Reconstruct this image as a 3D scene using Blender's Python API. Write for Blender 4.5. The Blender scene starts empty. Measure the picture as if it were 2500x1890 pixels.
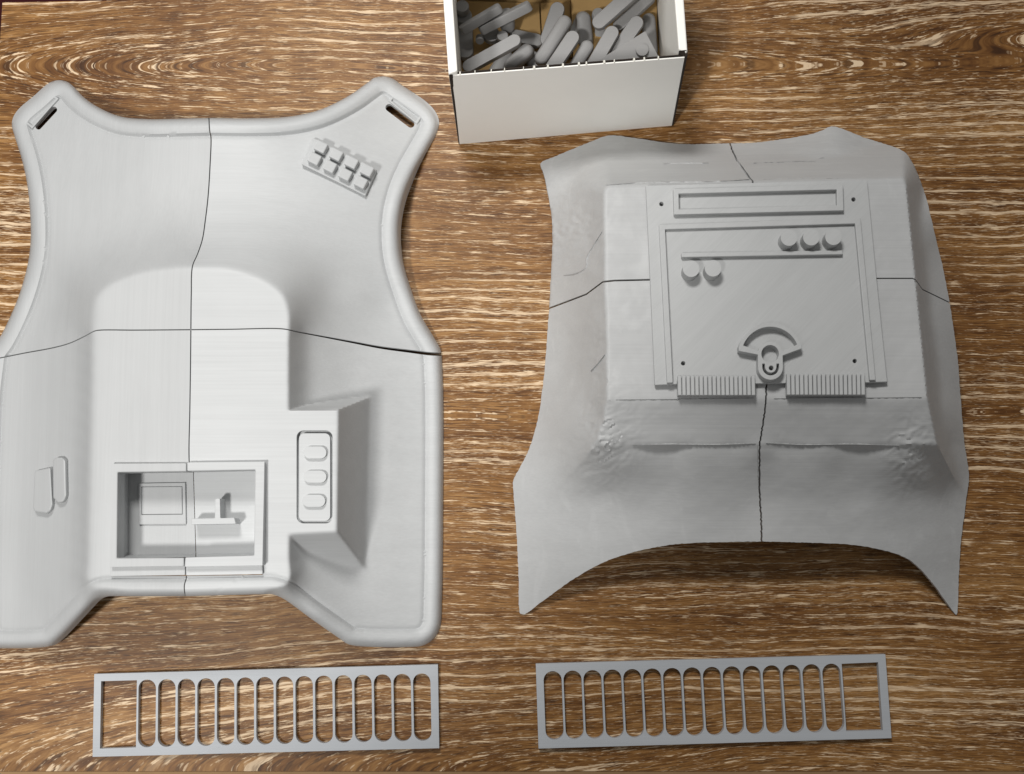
import bpy, bmesh, math, random
import numpy as np
from mathutils import Vector, Matrix
from mathutils.geometry import delaunay_2d_cdt

random.seed(7)
# ------------------------------------------------------------------ camera
scene = bpy.context.scene
K = 0.00036                      # metres on the table per photograph pixel
FPX = 2900.0                     # focal length in photograph pixels
TILT = math.atan(0.1305)
DIST = FPX * K
CAM = np.array([0.0, -DIST * math.sin(TILT), DIST * math.cos(TILT)])
FWD = np.array([0.0, math.sin(TILT), -math.cos(TILT)])
UPV = np.array([0.0, math.cos(TILT), math.sin(TILT)])
cd = bpy.data.cameras.new('camera')
cd.sensor_width = 36.0
cd.lens = 36.0 * FPX / 2500.0
cd.clip_start = 0.01
cd.clip_end = 50
cam = bpy.data.objects.new('camera', cd)
scene.collection.objects.link(cam)
cam.location = CAM
cam.rotation_euler = (TILT, 0, 0)
scene.camera = cam
# ------------------------------------------------------------------ world, lamps, exposure
w = bpy.data.worlds.new('World')
scene.world = w
w.use_nodes = True
w.node_tree.nodes['Background'].inputs[0].default_value = (1.0, 0.99, 0.97, 1)
w.node_tree.nodes['Background'].inputs[1].default_value = 0.19


def area(name, loc, target, sx, sy, power, col):
    l = bpy.data.lights.new(name, 'AREA')
    l.shape = 'RECTANGLE'
    l.size, l.size_y, l.energy, l.color = sx, sy, power, col
    o = bpy.data.objects.new(name, l)
    scene.collection.objects.link(o)
    o.location = loc
    o.rotation_euler = (Vector(target) - Vector(loc)).to_track_quat('-Z', 'Y').to_euler()
    return o


area('ceiling_lamp', (-0.30, 0.90, 1.62), (0.0, 0.1, 0), 0.40, 0.30, 21.0, (1.0, 0.985, 0.96))
sl = bpy.data.lights.new('spot_lamp', 'SPOT')
sl.energy, sl.color, sl.spot_size, sl.spot_blend, sl.shadow_soft_size = 100.0, (1.0, 0.985, 0.96), math.radians(37), 0.38, 0.10
so = bpy.data.objects.new('spot_lamp', sl)
scene.collection.objects.link(so)
so.location = (-0.68, -0.63, 1.80)
so.rotation_euler = (Vector((-0.42, 0.20, 0)) - so.location).to_track_quat('-Z', 'Y').to_euler()
scene.view_settings.view_transform = 'Standard'
scene.view_settings.look = 'None'
scene.view_settings.exposure = 0.0
scene.view_settings.gamma = 1.0
scene.view_settings.use_curve_mapping = False
scene.render.engine = 'CYCLES'


# ------------------------------------------------------------------ geometry helpers
def U(px, py, z):
    """world position of the point that lies at height z (metres) on the sight line of photograph pixel px, py"""
    px = np.asarray(px, float); py = np.asarray(py, float); z = np.asarray(z, float)
    a = px - 1250.0; b = 945.0 - py
    dx = a; dy = b * UPV[1] + FPX * FWD[1]; dz = b * UPV[2] + FPX * FWD[2]
    t = (z - CAM[2]) / dz
    return np.stack([CAM[0] + dx * t, CAM[1] + dy * t, z + 0 * t], -1)


def mk(name, verts, faces, mat, parent=None, smooth=None, bevel=0, seg=2):
    me = bpy.data.meshes.new(name)
    me.from_pydata([tuple(map(float, v)) for v in verts], [], [tuple(map(int, f)) for f in faces])
    bm = bmesh.new(); bm.from_mesh(me)
    bmesh.ops.recalc_face_normals(bm, faces=bm.faces)
    bm.to_mesh(me); bm.free()
    me.update()
    if smooth is not None:
        me.polygons.foreach_set('use_smooth', [True] * len(me.polygons))
        me.set_sharp_from_angle(angle=math.radians(smooth))
    me.materials.append(mat)
    o = bpy.data.objects.new(name, me)
    scene.collection.objects.link(o)
    if parent is not None:
        o.parent = parent
        p = parent; off = Vector((0, 0, 0))
        while p is not None:
            off += p.location; p = p.parent
        o.location = -off
    if bevel:
        m = o.modifiers.new('bevel', 'BEVEL')
        m.width = bevel; m.segments = seg; m.limit_method = 'ANGLE'; m.angle_limit = math.radians(40)
    return o


def thing(name, label, cat, loc, group=None):
    o = bpy.data.objects.new(name, None)
    o.empty_display_size = 0.03
    scene.collection.objects.link(o)
    o.location = tuple(map(float, loc))
    tag(o, label, cat, group)
    return o


def tag(o, label=None, cat=None, group=None, kind=None):
    if label: o['label'] = label
    if cat: o['category'] = cat
    if group: o['group'] = group
    if kind: o['kind'] = kind
    return o


def inside(P, poly):
    P = np.asarray(P, float); poly = np.asarray(poly, float)
    x, y = P[:, 0], P[:, 1]
    c = np.zeros(len(P), bool)
    x1, y1 = poly[-1]
    for x2, y2 in poly:
        if y1 != y2:
            m = ((y2 > y) != (y1 > y)) & (x < (x1 - x2) * (y - y2) / (y1 - y2) + x2)
            c ^= m
        x1, y1 = x2, y2
    return c


def dist(P, poly, closed=True):
    P = np.asarray(P, float); poly = np.asarray(poly, float)
    best = np.full(len(P), 1e18)
    n = len(poly)
    for i in range(n if closed else n - 1):
        a = poly[i]; b = poly[(i + 1) % n]
        ab = b - a; L = ab @ ab
        if L < 1e-12: continue
        t = np.clip(((P - a) @ ab) / L, 0, 1)
        d = P - a - t[:, None] * ab
        best = np.minimum(best, (d * d).sum(1))
    return np.sqrt(best)


def catmull(pts, step=4.0):
    p = np.asarray(pts, float)
    out = []
    for i in range(len(p) - 1):
        p0 = p[i - 1] if i else 2 * p[0] - p[1]
        p1, p2 = p[i], p[i + 1]
        p3 = p[i + 2] if i + 2 < len(p) else 2 * p[-1] - p[-2]
        n = max(1, int(np.linalg.norm((p2 - p1)[:2]) / step))
        # centripetal parametrisation
        a = 0.5
        t0 = 0; t1 = t0 + max(1e-6, np.linalg.norm(p1 - p0)) ** a
        t2 = t1 + max(1e-6, np.linalg.norm(p2 - p1)) ** a
        t3 = t2 + max(1e-6, np.linalg.norm(p3 - p2)) ** a
        for k in range(n):
            t = t1 + (t2 - t1) * k / n
            A1 = (t1 - t) / (t1 - t0) * p0 + (t - t0) / (t1 - t0) * p1
            A2 = (t2 - t) / (t2 - t1) * p1 + (t - t1) / (t2 - t1) * p2
            A3 = (t3 - t) / (t3 - t2) * p2 + (t - t2) / (t3 - t2) * p3
            B1 = (t2 - t) / (t2 - t0) * A1 + (t - t0) / (t2 - t0) * A2
            B2 = (t3 - t) / (t3 - t1) * A2 + (t - t1) / (t3 - t1) * A3
            out.append((t2 - t) / (t2 - t1) * B1 + (t - t1) / (t2 - t1) * B2)
    out.append(p[-1])
    return np.array(out)


def linear(pts, step=4.0):
    p = np.asarray(pts, float)
    out = []
    for a, b in zip(p[:-1], p[1:]):
        n = max(1, int(np.linalg.norm((b - a)[:2]) / step))
        for k in range(n): out.append(a + (b - a) * k / n)
    out.append(p[-1])
    return np.array(out)


def cdt(loops, extra=()):
    """triangulate the area inside loops[0] and outside the other loops, with extra inner points"""
    pts = []; edges = []
    for L in loops:
        s = len(pts); n = len(L)
        pts += [Vector((float(a[0]), float(a[1]))) for a in L]
        edges += [(s + i, s + (i + 1) % n) for i in range(n)]
    pts += [Vector((float(a[0]), float(a[1]))) for a in extra]
    v, e, f, ov, oe, of = delaunay_2d_cdt(pts, edges, [], 0, 1e-5)
    V = np.array([(q.x, q.y) for q in v]); F = np.array([list(t) for t in f])
    c = V[F].mean(1)
    ok = inside(c, loops[0])
    for L in loops[1:]: ok &= ~inside(c, L)
    return V, F[ok]


def boundary(F):
    cnt = {}
    for t in F:
        for a, b in ((t[0], t[1]), (t[1], t[2]), (t[2], t[0])):
            cnt[(a, b)] = cnt.get((a, b), 0) + 1
    return [(a, b) for (a, b) in cnt if (b, a) not in cnt]


def prism(name, loops, zf, h, mat, parent=None, bevel=0.0, normal=None, smooth=None, seg=2):
    """solid whose top face has the outline loops (photo pixels) on the surface zf (metres); h = thickness"""
    V, F = cdt(loops)
    z = zf(V[:, 0], V[:, 1]) if callable(zf) else np.full(len(V), zf)
    T = U(V[:, 0], V[:, 1], z)
    n = np.array([0, 0, 1.0]) if normal is None else np.asarray(normal)
    hh = h
    B = T - n * hh
    N = len(V)
    faces = [tuple(t) for t in F] + [tuple(t[::-1] + N) for t in F]
    for a, b in boundary(F): faces.append((b, a, a + N, b + N))
    return mk(name, np.vstack([T, B]), faces, mat, parent, smooth, bevel, seg)


def rect(x0, y0, x1, y1): return [(x0, y0), (x1, y0), (x1, y1), (x0, y1)]


def rrect(x0, y0, x1, y1, r, n=6):
    out = []
    for cx, cy, a0 in ((x1 - r, y0 + r, -90), (x1 - r, y1 - r, 0), (x0 + r, y1 - r, 90), (x0 + r, y0 + r, 180)):
        for k in range(n + 1):
            a = math.radians(a0 + 90 * k / n)
            out.append((cx + r * math.cos(a), cy + r * math.sin(a)))
    return out


def circle(cx, cy, r, n=32, ry=None):
    ry = ry or r
    return [(cx + r * math.cos(2 * math.pi * k / n), cy + ry * math.sin(2 * math.pi * k / n)) for k in range(n)]


def capsule(p0, p1, r, n=10):
    p0 = np.array(p0, float); p1 = np.array(p1, float)
    a = math.atan2(p1[1] - p0[1], p1[0] - p0[0])
    out = []
    for k in range(n + 1):
        t = a - math.pi / 2 + math.pi * k / n
        out.append(p1 + r * np.array([math.cos(t), math.sin(t)]))
    for k in range(n + 1):
        t = a + math.pi / 2 + math.pi * k / n
        out.append(p0 + r * np.array([math.cos(t), math.sin(t)]))
    return [tuple(q) for q in out]


def hexa(name, top, bot, mat, parent=None, bevel=0.0):
    """solid from 4 top and 4 bottom world points in the same order"""
    v = list(top) + list(bot)
    f = [(0, 1, 2, 3), (7, 6, 5, 4)] + [(i, i + 4, (i + 1) % 4 + 4, (i + 1) % 4) for i in range(4)]
    return mk(name, v, f, mat, parent, None, bevel)


def rbf(ctrl, smooth=1e-4):
    C = np.array(ctrl, float)
    X = C[:, :2] / 1000.0
    n = len(X)

    def phi(r2): return np.where(r2 > 1e-12, 0.5 * r2 * np.log(np.maximum(r2, 1e-12)), 0)
    r2 = ((X[:, None] - X[None]) ** 2).sum(-1)
    A = np.zeros((n + 3, n + 3))
    A[:n, :n] = phi(r2) + smooth * np.eye(n)
    A[:n, n] = 1; A[:n, n + 1:] = X
    A[n, :n] = 1; A[n + 1:, :n] = X.T
    s = np.linalg.solve(A, np.concatenate([C[:, 2], [0, 0, 0]]))

    def f(px, py):
        P = np.stack([np.ravel(px), np.ravel(py)], -1) / 1000.0
        out = s[n] + P @ s[n + 1:]
        for i in range(n):
            out = out + s[i] * phi(((P - X[i]) ** 2).sum(-1))
        return out.reshape(np.shape(px))
    return f


def smin(a, b, k): return -k * np.logaddexp(-a / k, -b / k)
def smax(a, b, k): return k * np.logaddexp(a / k, b / k)


def vnoise(x, y, seed):
    xi = np.floor(x).astype(int); yi = np.floor(y).astype(int)
    fx = x - xi; fy = y - yi
    fx = fx * fx * (3 - 2 * fx); fy = fy * fy * (3 - 2 * fy)

    def h(a, b):
        n = (a * 374761393 + b * 668265263 + seed * 974711) & 0x7fffffff
        n = (n ^ (n >> 13)) * 1274126177 & 0x7fffffff
        return ((n ^ (n >> 16)) & 0xffff) / 65535.0
    return (h(xi, yi) * (1 - fx) + h(xi + 1, yi) * fx) * (1 - fy) + (h(xi, yi + 1) * (1 - fx) + h(xi + 1, yi + 1) * fx) * fy


def fbm(x, y, seed, o=3):
    s = 0; a = 0.5
    for i in range(o):
        s = s + a * vnoise(x * 2 ** i, y * 2 ** i, seed + i); a /= 2
    return s


# ------------------------------------------------------------------ materials
class NT:
    def __init__(self, name):
        self.m = bpy.data.materials.new(name); self.m.use_nodes = True
        self.t = self.m.node_tree
        self.b = self.t.nodes['Principled BSDF']

    def n(self, typ, **kw):
        nd = self.t.nodes.new(typ)
        for k, v in kw.items(): setattr(nd, k, v)
        return nd

    def l(self, a, b): self.t.links.new(a, b)

    def val(self, sock, v):
        if hasattr(v, 'links'): self.l(v, sock)
        else: sock.default_value = v

    def math(self, op, a, b=0.0, c=0.0, clamp=False):
        nd = self.n('ShaderNodeMath', operation=op, use_clamp=clamp)
        self.val(nd.inputs[0], a); self.val(nd.inputs[1], b); self.val(nd.inputs[2], c)
        return nd.outputs[0]

    def comb(self, x, y, z=0.0):
        nd = self.n('ShaderNodeCombineXYZ')
        self.val(nd.inputs[0], x); self.val(nd.inputs[1], y); self.val(nd.inputs[2], z)
        return nd.outputs[0]

    def noise(self, vec, scale, detail=2.0, rough=0.5, dist=0.0):
        nd = self.n('ShaderNodeTexNoise')
        self.l(vec, nd.inputs['Vector'])
        nd.inputs['Scale'].default_value = scale; nd.inputs['Detail'].default_value = detail
        nd.inputs['Roughness'].default_value = rough; nd.inputs['Distortion'].default_value = dist
        return nd.outputs['Fac']

    def ramp(self, fac, stops):
        nd = self.n('ShaderNodeValToRGB')
        cr = nd.color_ramp
        while len(cr.elements) < len(stops): cr.elements.new(0.5)
        for e, (p, c) in zip(cr.elements, stops):
            e.position = p
            e.color = c if len(c) == 4 else (*c, 1)
        self.l(fac, nd.inputs[0])
        return nd.outputs[0]

    def smooth(self, v, a, b):
        nd = self.n('ShaderNodeMapRange', interpolation_type='SMOOTHSTEP')
        self.val(nd.inputs[0], v)
        nd.inputs[1].default_value = a; nd.inputs[2].default_value = b
        nd.inputs[3].default_value = 0; nd.inputs[4].default_value = 1
        return nd.outputs[0]

    def mix(self, fac, a, b, typ='MIX'):
        nd = self.n('ShaderNodeMix', data_type='RGBA', blend_type=typ)
        self.val(nd.inputs[0], fac)
        for s, v in ((nd.inputs[6], a), (nd.inputs[7], b)):
            if hasattr(v, 'links'): self.l(v, s)
            else: s.default_value = (*v, 1)
        return nd.outputs[2]

    def xyz(self):
        tc = self.n('ShaderNodeTexCoord')
        s = self.n('ShaderNodeSeparateXYZ'); self.l(tc.outputs['Object'], s.inputs[0])
        return tc.outputs['Object'], s.outputs[0], s.outputs[1], s.outputs[2]

    def bump(self, h, strength, d=0.001):
        nd = self.n('ShaderNodeBump')
        nd.inputs['Strength'].default_value = strength; nd.inputs['Distance'].default_value = d
        self.l(h, nd.inputs['Height']); self.l(nd.outputs[0], self.b.inputs['Normal'])


def plastic(name, col, direction='x', rough=0.5, streak=0.3, patch=0.0, diag=False):
    """printed filament: fine layer lines along one direction, faint tone streaks"""
    t = NT(name)
    o, x, y, z = t.xyz()
    if diag:
        u = t.math('ADD', x, y); v = t.math('SUBTRACT', x, y)
    elif direction == 'x':
        u, v = x, y
    else:
        u, v = y, x
    lines = t.noise(t.comb(t.math('MULTIPLY', u, 6.0), t.math('MULTIPLY', v, 700.0), t.math('MULTIPLY', z, 500.0)), 1.0, 2.0, 0.6)
    broad = t.noise(t.comb(t.math('MULTIPLY', u, 2.5), t.math('MULTIPLY', v, 90.0), t.math('MULTIPLY', z, 60.0)), 1.0, 3.0, 0.6)
    blot = t.noise(o, 14.0, 4.0, 0.6)
    f = t.math('ADD', t.math('MULTIPLY', t.math('SUBTRACT', broad, 0.5), streak * 0.42), t.math('MULTIPLY', t.math('SUBTRACT', lines, 0.5), streak * 0.5))
    f = t.math('ADD', f, t.math('MULTIPLY', t.math('SUBTRACT', blot, 0.5), 0.10))
    if patch:
        pn = t.noise(t.comb(t.math('MULTIPLY', x, 26.0), t.math('MULTIPLY', y, 17.0), t.math('MULTIPLY', z, 70.0)), 1.0, 4.0, 0.62, 1.2)
        f = t.math('ADD', f, t.math('MULTIPLY', t.smooth(pn, 0.56, 0.66), patch))
    f = t.math('ADD', f, 1.0)
    c = t.mix(1.0, col, t.comb(f, f, f), 'MULTIPLY')
    t.l(c, t.b.inputs['Base Color'])
    t.b.inputs['Roughness'].default_value = rough
    t.b.inputs['Specular IOR Level'].default_value = 0.35
    t.bump(t.math('ADD', lines, t.math('MULTIPLY', broad, 0.6)), 0.16, 0.0006)
    return t.m


def simple(name, col, rough=0.6, noise=0.0, scale=60.0, spec=0.3):
    t = NT(name)
    o, x, y, z = t.xyz()
    nz = t.noise(o, scale, 4.0, 0.6)
    f = t.math('ADD', t.math('MULTIPLY', t.math('SUBTRACT', nz, 0.5), noise), 1.0)
    t.l(t.mix(1.0, col, t.comb(f, f, f), 'MULTIPLY'), t.b.inputs['Base Color'])
    t.b.inputs['Roughness'].default_value = rough
    t.b.inputs['Specular IOR Level'].default_value = spec
    t.bump(nz, 0.1, 0.0008)
    return t.m


def wood():
    t = NT('limed_oak_laminate')
    o, x, y, z = t.xyz()
    mul = lambda q, k: t.math('MULTIPLY', q, k)
    cen = lambda q, k: t.math('MULTIPLY', t.math('SUBTRACT', q, 0.5), k)
    warp = t.noise(t.comb(mul(x, 2.6), mul(y, 6.0)), 1.0, 2.0, 0.5)
    warp2 = t.noise(t.comb(mul(x, 14.0), mul(y, 30.0), 3.0), 1.0, 2.0, 0.5)
    warp3 = t.noise(t.comb(mul(x, 60.0), mul(y, 120.0), 4.0), 1.0, 2.0, 0.5)
    wv = t.math('ADD', t.math('ADD', cen(warp, 0.040), cen(warp2, 0.0050)), cen(warp3, 0.0012))
    R = None
    # heartwood lines running along the board; each gives a set of nested cathedral arcs
    for (yc, x0, sl, sr) in ((0.293, -0.20, 0.125, 0.03), (-0.334, 0.235, 0.115, 0.03), (0.318, 0.62, 0.11, 0.09)):
        dy = t.math('ADD', t.math('SUBTRACT', y, yc), wv)
        ddx = t.math('SUBTRACT', x, x0)
        dz = t.math('MAXIMUM', mul(ddx, -sl), mul(ddx, sr))
        r = t.math('SQRT', t.math('ADD', t.math('MULTIPLY', dy, dy), t.math('MULTIPLY', dz, dz)))
        R = r if R is None else t.math('SMOOTH_MIN', R, r, 0.015)
    # growth bands, fine fibres, and slow variation along the board
    band = t.noise(t.comb(mul(x, 1.6), mul(R, 85.0)), 1.0, 2.0, 0.55)
    fine = t.noise(t.comb(mul(x, 40.0), mul(R, 850.0), 5.0), 1.0, 3.0, 0.65)
    big = t.noise(t.comb(mul(x, 4.0), mul(y, 9.0), 9.0), 1.0, 3.0, 0.5)
    tone = t.math('ADD', t.math('ADD', mul(band, 0.34), mul(fine, 0.62)), mul(big, 0.34))
    base = t.ramp(tone, [(0.43, (0.050, 0.018, 0.005)), (0.56, (0.125, 0.051, 0.013)), (0.66, (0.220, 0.102, 0.029)), (0.80, (0.39, 0.210, 0.075))])
    # limed pores: short pale dashes lying along the grain, denser in some growth bands
    d1 = t.noise(t.comb(mul(x, 50.0), mul(R, 950.0), 1.0), 1.0, 3.0, 0.62)
    d2 = t.noise(t.comb(mul(x, 110.0), mul(R, 1500.0), 2.0), 1.0, 2.0, 0.6)
    zone = t.noise(t.comb(mul(x, 3.2), mul(R, 30.0), 7.0), 1.0, 2.0, 0.5)
    zone2 = t.noise(t.comb(mul(x, 5.0), mul(y, 9.0), 17.0), 1.0, 2.0, 0.5)
    rb = t.math('SINE', t.math('ADD', mul(R, 680.0), mul(band, 7.0)))
    zz = t.math('ADD', cen(zone, 0.20), cen(zone2, 0.10))
    k1 = t.math('ADD', d1, t.math('ADD', zz, mul(rb, 0.075)))
    m1 = t.smooth(k1, 0.59, 0.66)
    m2 = t.smooth(t.math('ADD', d2, zz), 0.58, 0.68)
    m3 = t.math('MULTIPLY', t.smooth(t.math('ADD', rb, cen(d1, 1.5)), 0.72, 0.98), t.smooth(t.math('ADD', zone2, cen(zone, 0.4)), 0.44, 0.60))
    m = t.math('MAXIMUM', t.math('MAXIMUM', m1, mul(m3, 0.85)), mul(m2, 0.60))
    dark = t.smooth(t.noise(t.comb(mul(x, 40.0), mul(R, 1000.0), 11.0), 1.0, 2.0, 0.6), 0.53, 0.66)
    c = t.mix(mul(dark, 0.66), base, (0.030, 0.012, 0.005))
    c = t.mix(mul(m, 0.82), c, (0.82, 0.63, 0.42))
    t.l(c, t.b.inputs['Base Color'])
    t.b.inputs['Roughness'].default_value = 0.45
    t.b.inputs['Specular IOR Level'].default_value = 0.22
    t.bump(t.math('ADD', m, t.math('MULTIPLY', fine, 0.5)), 0.22, 0.0006)
    return t.m


GREY = (0.47, 0.478, 0.482)
M_UL = plastic('grey_filament_upright_lines', (0.46, 0.468, 0.471), 'y', streak=0.22)
M_LR = plastic('grey_filament_level_lines', (0.52, 0.530, 0.534), 'x', streak=0.34)
M_UR = plastic('grey_filament_level_lines_fine', (0.505, 0.515, 0.519), 'x', streak=0.26)
M_BACK = plastic('grey_filament_rough_lines', (0.45, 0.455, 0.456), 'x', streak=0.30, patch=0.05)
M_PLATE = plastic('grey_filament_diagonal_lines', (0.455, 0.462, 0.462), 'x', streak=0.30, diag=True)
M_PART = plastic('grey_filament_small_part', (0.47, 0.475, 0.475), 'x', streak=0.16)
M_FRAME = plastic('grey_filament_frame', (0.43, 0.45, 0.475), 'x', streak=0.25)
M_PIECE_SHADED = plastic('grey_filament_box_shade', (0.25, 0.246, 0.243), 'x', streak=0.12)  # same grey filament, with the shade inside the box put into its colour
M_BOX = simple('white_card', (0.90, 0.885, 0.84), 0.65, 0.06, 25.0)
M_INSIDE = simple('pale_card_inside', (0.66, 0.64, 0.58), 0.75, 0.08, 25.0)
M_KRAFT = simple('kraft_card', (0.34, 0.215, 0.085), 0.8, 0.25, 60.0)
M_CORE = simple('dark_corrugated_core', (0.035, 0.027, 0.022), 0.9, 0.4, 200.0)
M_WOOD = wood()
M_EDGE = simple('pale_edge_banding', (0.36, 0.22, 0.11), 0.5, 0.3, 120.0)
M_FLOOR = simple('dark_red_carpet', (0.055, 0.008, 0.012), 0.95, 0.5, 300.0)

# ------------------------------------------------------------------ setting: table and floor
tab = [U(6, 6, 0), U(2900, -45, 0), U(2900, 1883, 0), U(-112, 1883, 0)]
top = mk('table_top', [p for p in tab] + [p - np.array([0, 0, 0.028]) for p in tab],
         [(0, 1, 2, 3), (7, 6, 5, 4)] + [(i, i + 4, (i + 1) % 4 + 4, (i + 1) % 4) for i in range(4)], M_WOOD)
tag(top, 'brown wood grain table top with pale limed streaks', 'table', kind='structure')
a, b = tab[3], tab[2]
e = np.array([0, 0, 1.0])
s = np.array([0, -1.0, 0])
edge = mk('edge_band', [a - e * .0006 - s * -.0003, b - e * .0006 - s * -.0003, b + s * .0045 - e * .0022, a + s * .0045 - e * .0022,
                        a - e * .027 + s * .0003, b - e * .027 + s * .0003, b + s * .0045 - e * .027, a + s * .0045 - e * .027],
          [(0, 1, 2, 3), (7, 6, 5, 4), (0, 4, 5, 1), (1, 5, 6, 2), (2, 6, 7, 3), (3, 7, 4, 0)], M_EDGE, top)
fl = mk('floor', [(-3, -3, -.74), (3, -3, -.74), (3, 3, -.74), (-3, 3, -.74)], [(0, 1, 2, 3)], M_FLOOR)
tag(fl, kind='structure')


# ------------------------------------------------------------------ shells
def shell(name, loop, zfun, mat, parent, step, holes=(), skirt=0.005, skirtf=None, label=None, rings=None):
    loop = np.asarray(loop, float)
    # thin the loop where points crowd
    keep = [loop[0]]
    for q in loop[1:]:
        if np.linalg.norm(q - keep[-1]) > 0.8: keep.append(q)
    if np.linalg.norm(keep[0] - keep[-1]) < 0.8: keep.pop()
    loop = np.array(keep)
    x0, y0 = loop.min(0); x1, y1 = loop.max(0)
    gx, gy = np.meshgrid(np.arange(x0 + step / 2, x1, step), np.arange(y0 + step / 2, y1, step))
    gx = gx + (np.arange(gx.shape[0]) % 2)[:, None] * step * 0.5
    P = np.stack([gx.ravel(), gy.ravel()], -1)
    P = P[inside(P, loop)]
    if rings is not None:
        d = dist(P, rings)
        g = np.stack([dist(P + [0.05, 0], rings) - d, dist(P + [0, 0.05], rings) - d], -1) / 0.05
        near = d < 54
        q = np.maximum(np.round(d / 4.0), 1) * 4.0
        P = np.where(near[:, None], P + g * (q - d)[:, None], P)
        key = np.round(P / 2.4).astype(np.int64)
        _, ix = np.unique(key[:, 0] * 100003 + key[:, 1], return_index=True)
        P = P[np.sort(ix)]
        P = P[inside(P, loop)]
    P = P[dist(P, loop) > step * 0.55]
    for h in holes:
        P = P[~inside(P, h)]
        P = P[dist(P, h) > step * 0.55]
    V, F = cdt([loop] + [np.asarray(h, float) for h in holes], P)
    Z = zfun(V[:, 0], V[:, 1])
    T = U(V[:, 0], V[:, 1], Z)
    bd = boundary(F)
    ids = sorted({i for e_ in bd for i in e_})
    mp = {i: len(V) + k for k, i in enumerate(ids)}
    sk = np.full(len(ids), skirt) if skirtf is None else skirtf(V[ids])
    B = T[ids].copy()
    B[:, 2] = np.maximum(B[:, 2] - sk, 0.0004)
    faces = [tuple(t) for t in F] + [(b_, a_, mp[a_], mp[b_]) for a_, b_ in bd]
    o = mk(name, np.vstack([T, B]), faces, mat, parent, 38)
    if label: o['label'] = label
    return o


def seam_join(*parts):
    return np.vstack([np.asarray(p, float)[:, :2] for p in parts])


# ================================================================== CHEST PLATE
c_UL = [(510, 288), (430, 290), (359, 291), (292, 284), (233, 258), (197, 231), (179, 211), (164, 200), (144, 196), (121, 202), (83, 234), (45, 267), (32, 287), (29, 307), (36, 334), (54, 392), (67, 455), (74, 531), (74, 599), (65, 657), (40, 738), (0, 823), (-22, 855), (-27, 878)]
c_LL = [(-27, 880), (-36, 960), (-46, 1212), (-50, 1463), (-48, 1535), (-36, 1562), (-15, 1580), (20, 1583), (100, 1581), (122, 1577), (138, 1566), (216, 1484), (236, 1464), (256, 1457), (330, 1456), (452, 1456)]
c_LR = [(452, 1456), (560, 1453), (640, 1451), (664, 1451), (690, 1461), (760, 1511), (830, 1560), (848, 1572), (870, 1577), (992, 1580), (1033, 1576), (1058, 1560), (1074, 1533), (1079, 1463), (1082, 1212), (1082, 961), (1078, 866)]
c_UR = [(1078, 862), (1074, 850), (1059, 823), (1027, 769), (1000, 697), (982, 635), (976, 581), (978, 531), (991, 473), (1014, 419), (1045, 365), (1066, 325), (1072, 298), (1063, 273), (1041, 249), (1010, 227), (978, 206), (960, 193), (938, 187), (915, 190), (897, 202), (861, 228), (816, 253), (772, 271), (704, 285), (615, 289), (510, 288)]
cUL, cLL, cLR, cUR = [catmull(a_, 4) for a_ in (c_UL, c_LL, c_LR, c_UR)]
c_full = np.vstack([cUL[:-1], cLL[:-1], cLR[:-1], cUR[:-1]])
c_vt = catmull([(510, 288), (512, 320), (515, 335), (513, 400), (508, 480), (501, 540), (494, 585), (482, 621), (470, 650), (467, 720), (466, 805)], 4)
c_vb = catmull([(466, 805), (465, 900), (463.5, 1000), (462, 1128), (470, 1200), (477, 1355), (455, 1375), (455, 1410), (450, 1430), (452, 1456)], 4)
c_hl = catmull([(-27, 879), (0, 874), (60, 862), (130, 849), (170, 838), (205, 822), (232, 808), (245, 806), (330, 806), (466, 805)], 4)
c_hr = catmull([(466, 805), (560, 804), (690, 803), (725, 810), (790, 822), (860, 835), (930, 848), (1000, 857), (1050, 863), (1078, 864)], 4)

edge_z = [(510, 288, 60), (359, 291, 54), (233, 258, 32), (144, 196, 10), (29, 307, 6), (67, 455, 26), (74, 560, 28), (40, 738, 16), (-27, 879, 8),
          (-46, 1212, 8), (-36, 1562, 8), (60, 1583, 20), (138, 1566, 34), (200, 1500, 66), (256, 1457, 90), (452, 1456, 94),
          (664, 1451, 90), (760, 1511, 58), (848, 1572, 30), (992, 1580, 12), (1074, 1533, 6), (1082, 1212, 6), (1082, 961, 6), (1078, 864, 7),
          (1027, 769, 14), (976, 581, 26), (991, 473, 24), (1045, 365, 8), (1072, 298, 3), (938, 187, 10), (861, 228, 28), (772, 271, 44), (640, 289, 56)]
inner_z = [(512, 345, 61), (510, 420, 61), (508, 480, 64), (495, 580, 78), (482, 621, 92), (470, 651, 106),
           (280, 350, 47), (280, 450, 52), (740, 350, 48), (760, 450, 52), (160, 330, 27), (900, 330, 26), (150, 480, 38), (880, 480, 40),
           (250, 600, 62), (750, 600, 62), (140, 600, 37), (880, 600, 38), (160, 720, 45), (90, 760, 22), (800, 710, 56), (880, 720, 36), (950, 740, 20),
           (238, 730, 106), (275, 695, 106), (330, 671, 106), (400, 657, 106), (540, 653, 106), (600, 667, 106), (650, 690, 106), (690, 725, 106), (704, 775, 106),
           (466, 760, 150), (340, 760, 135), (600, 760, 135)]
for yy in range(815, 1420, 46):
    dx = (yy - 815) * -0.012
    inner_z += [(704 + dx, yy, 106), (730 + dx, yy + 3, 86), (790 + dx, yy + 8, 60), (860 + dx, yy + 18, 40), (940, yy + 25, 24), (1000, yy + 30, 15),
                (226 + dx, yy, 106), (205 + dx, yy + 5, 82), (170 + dx, yy + 15, 60), (110 + dx, yy + 25, 36), (60, yy + 35, 22), (0, yy + 40, 12),
                (466, yy, 175), (340, yy, 140), (600, yy, 140)]
base_c = rbf(edge_z + inner_z, 2e-5)


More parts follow.
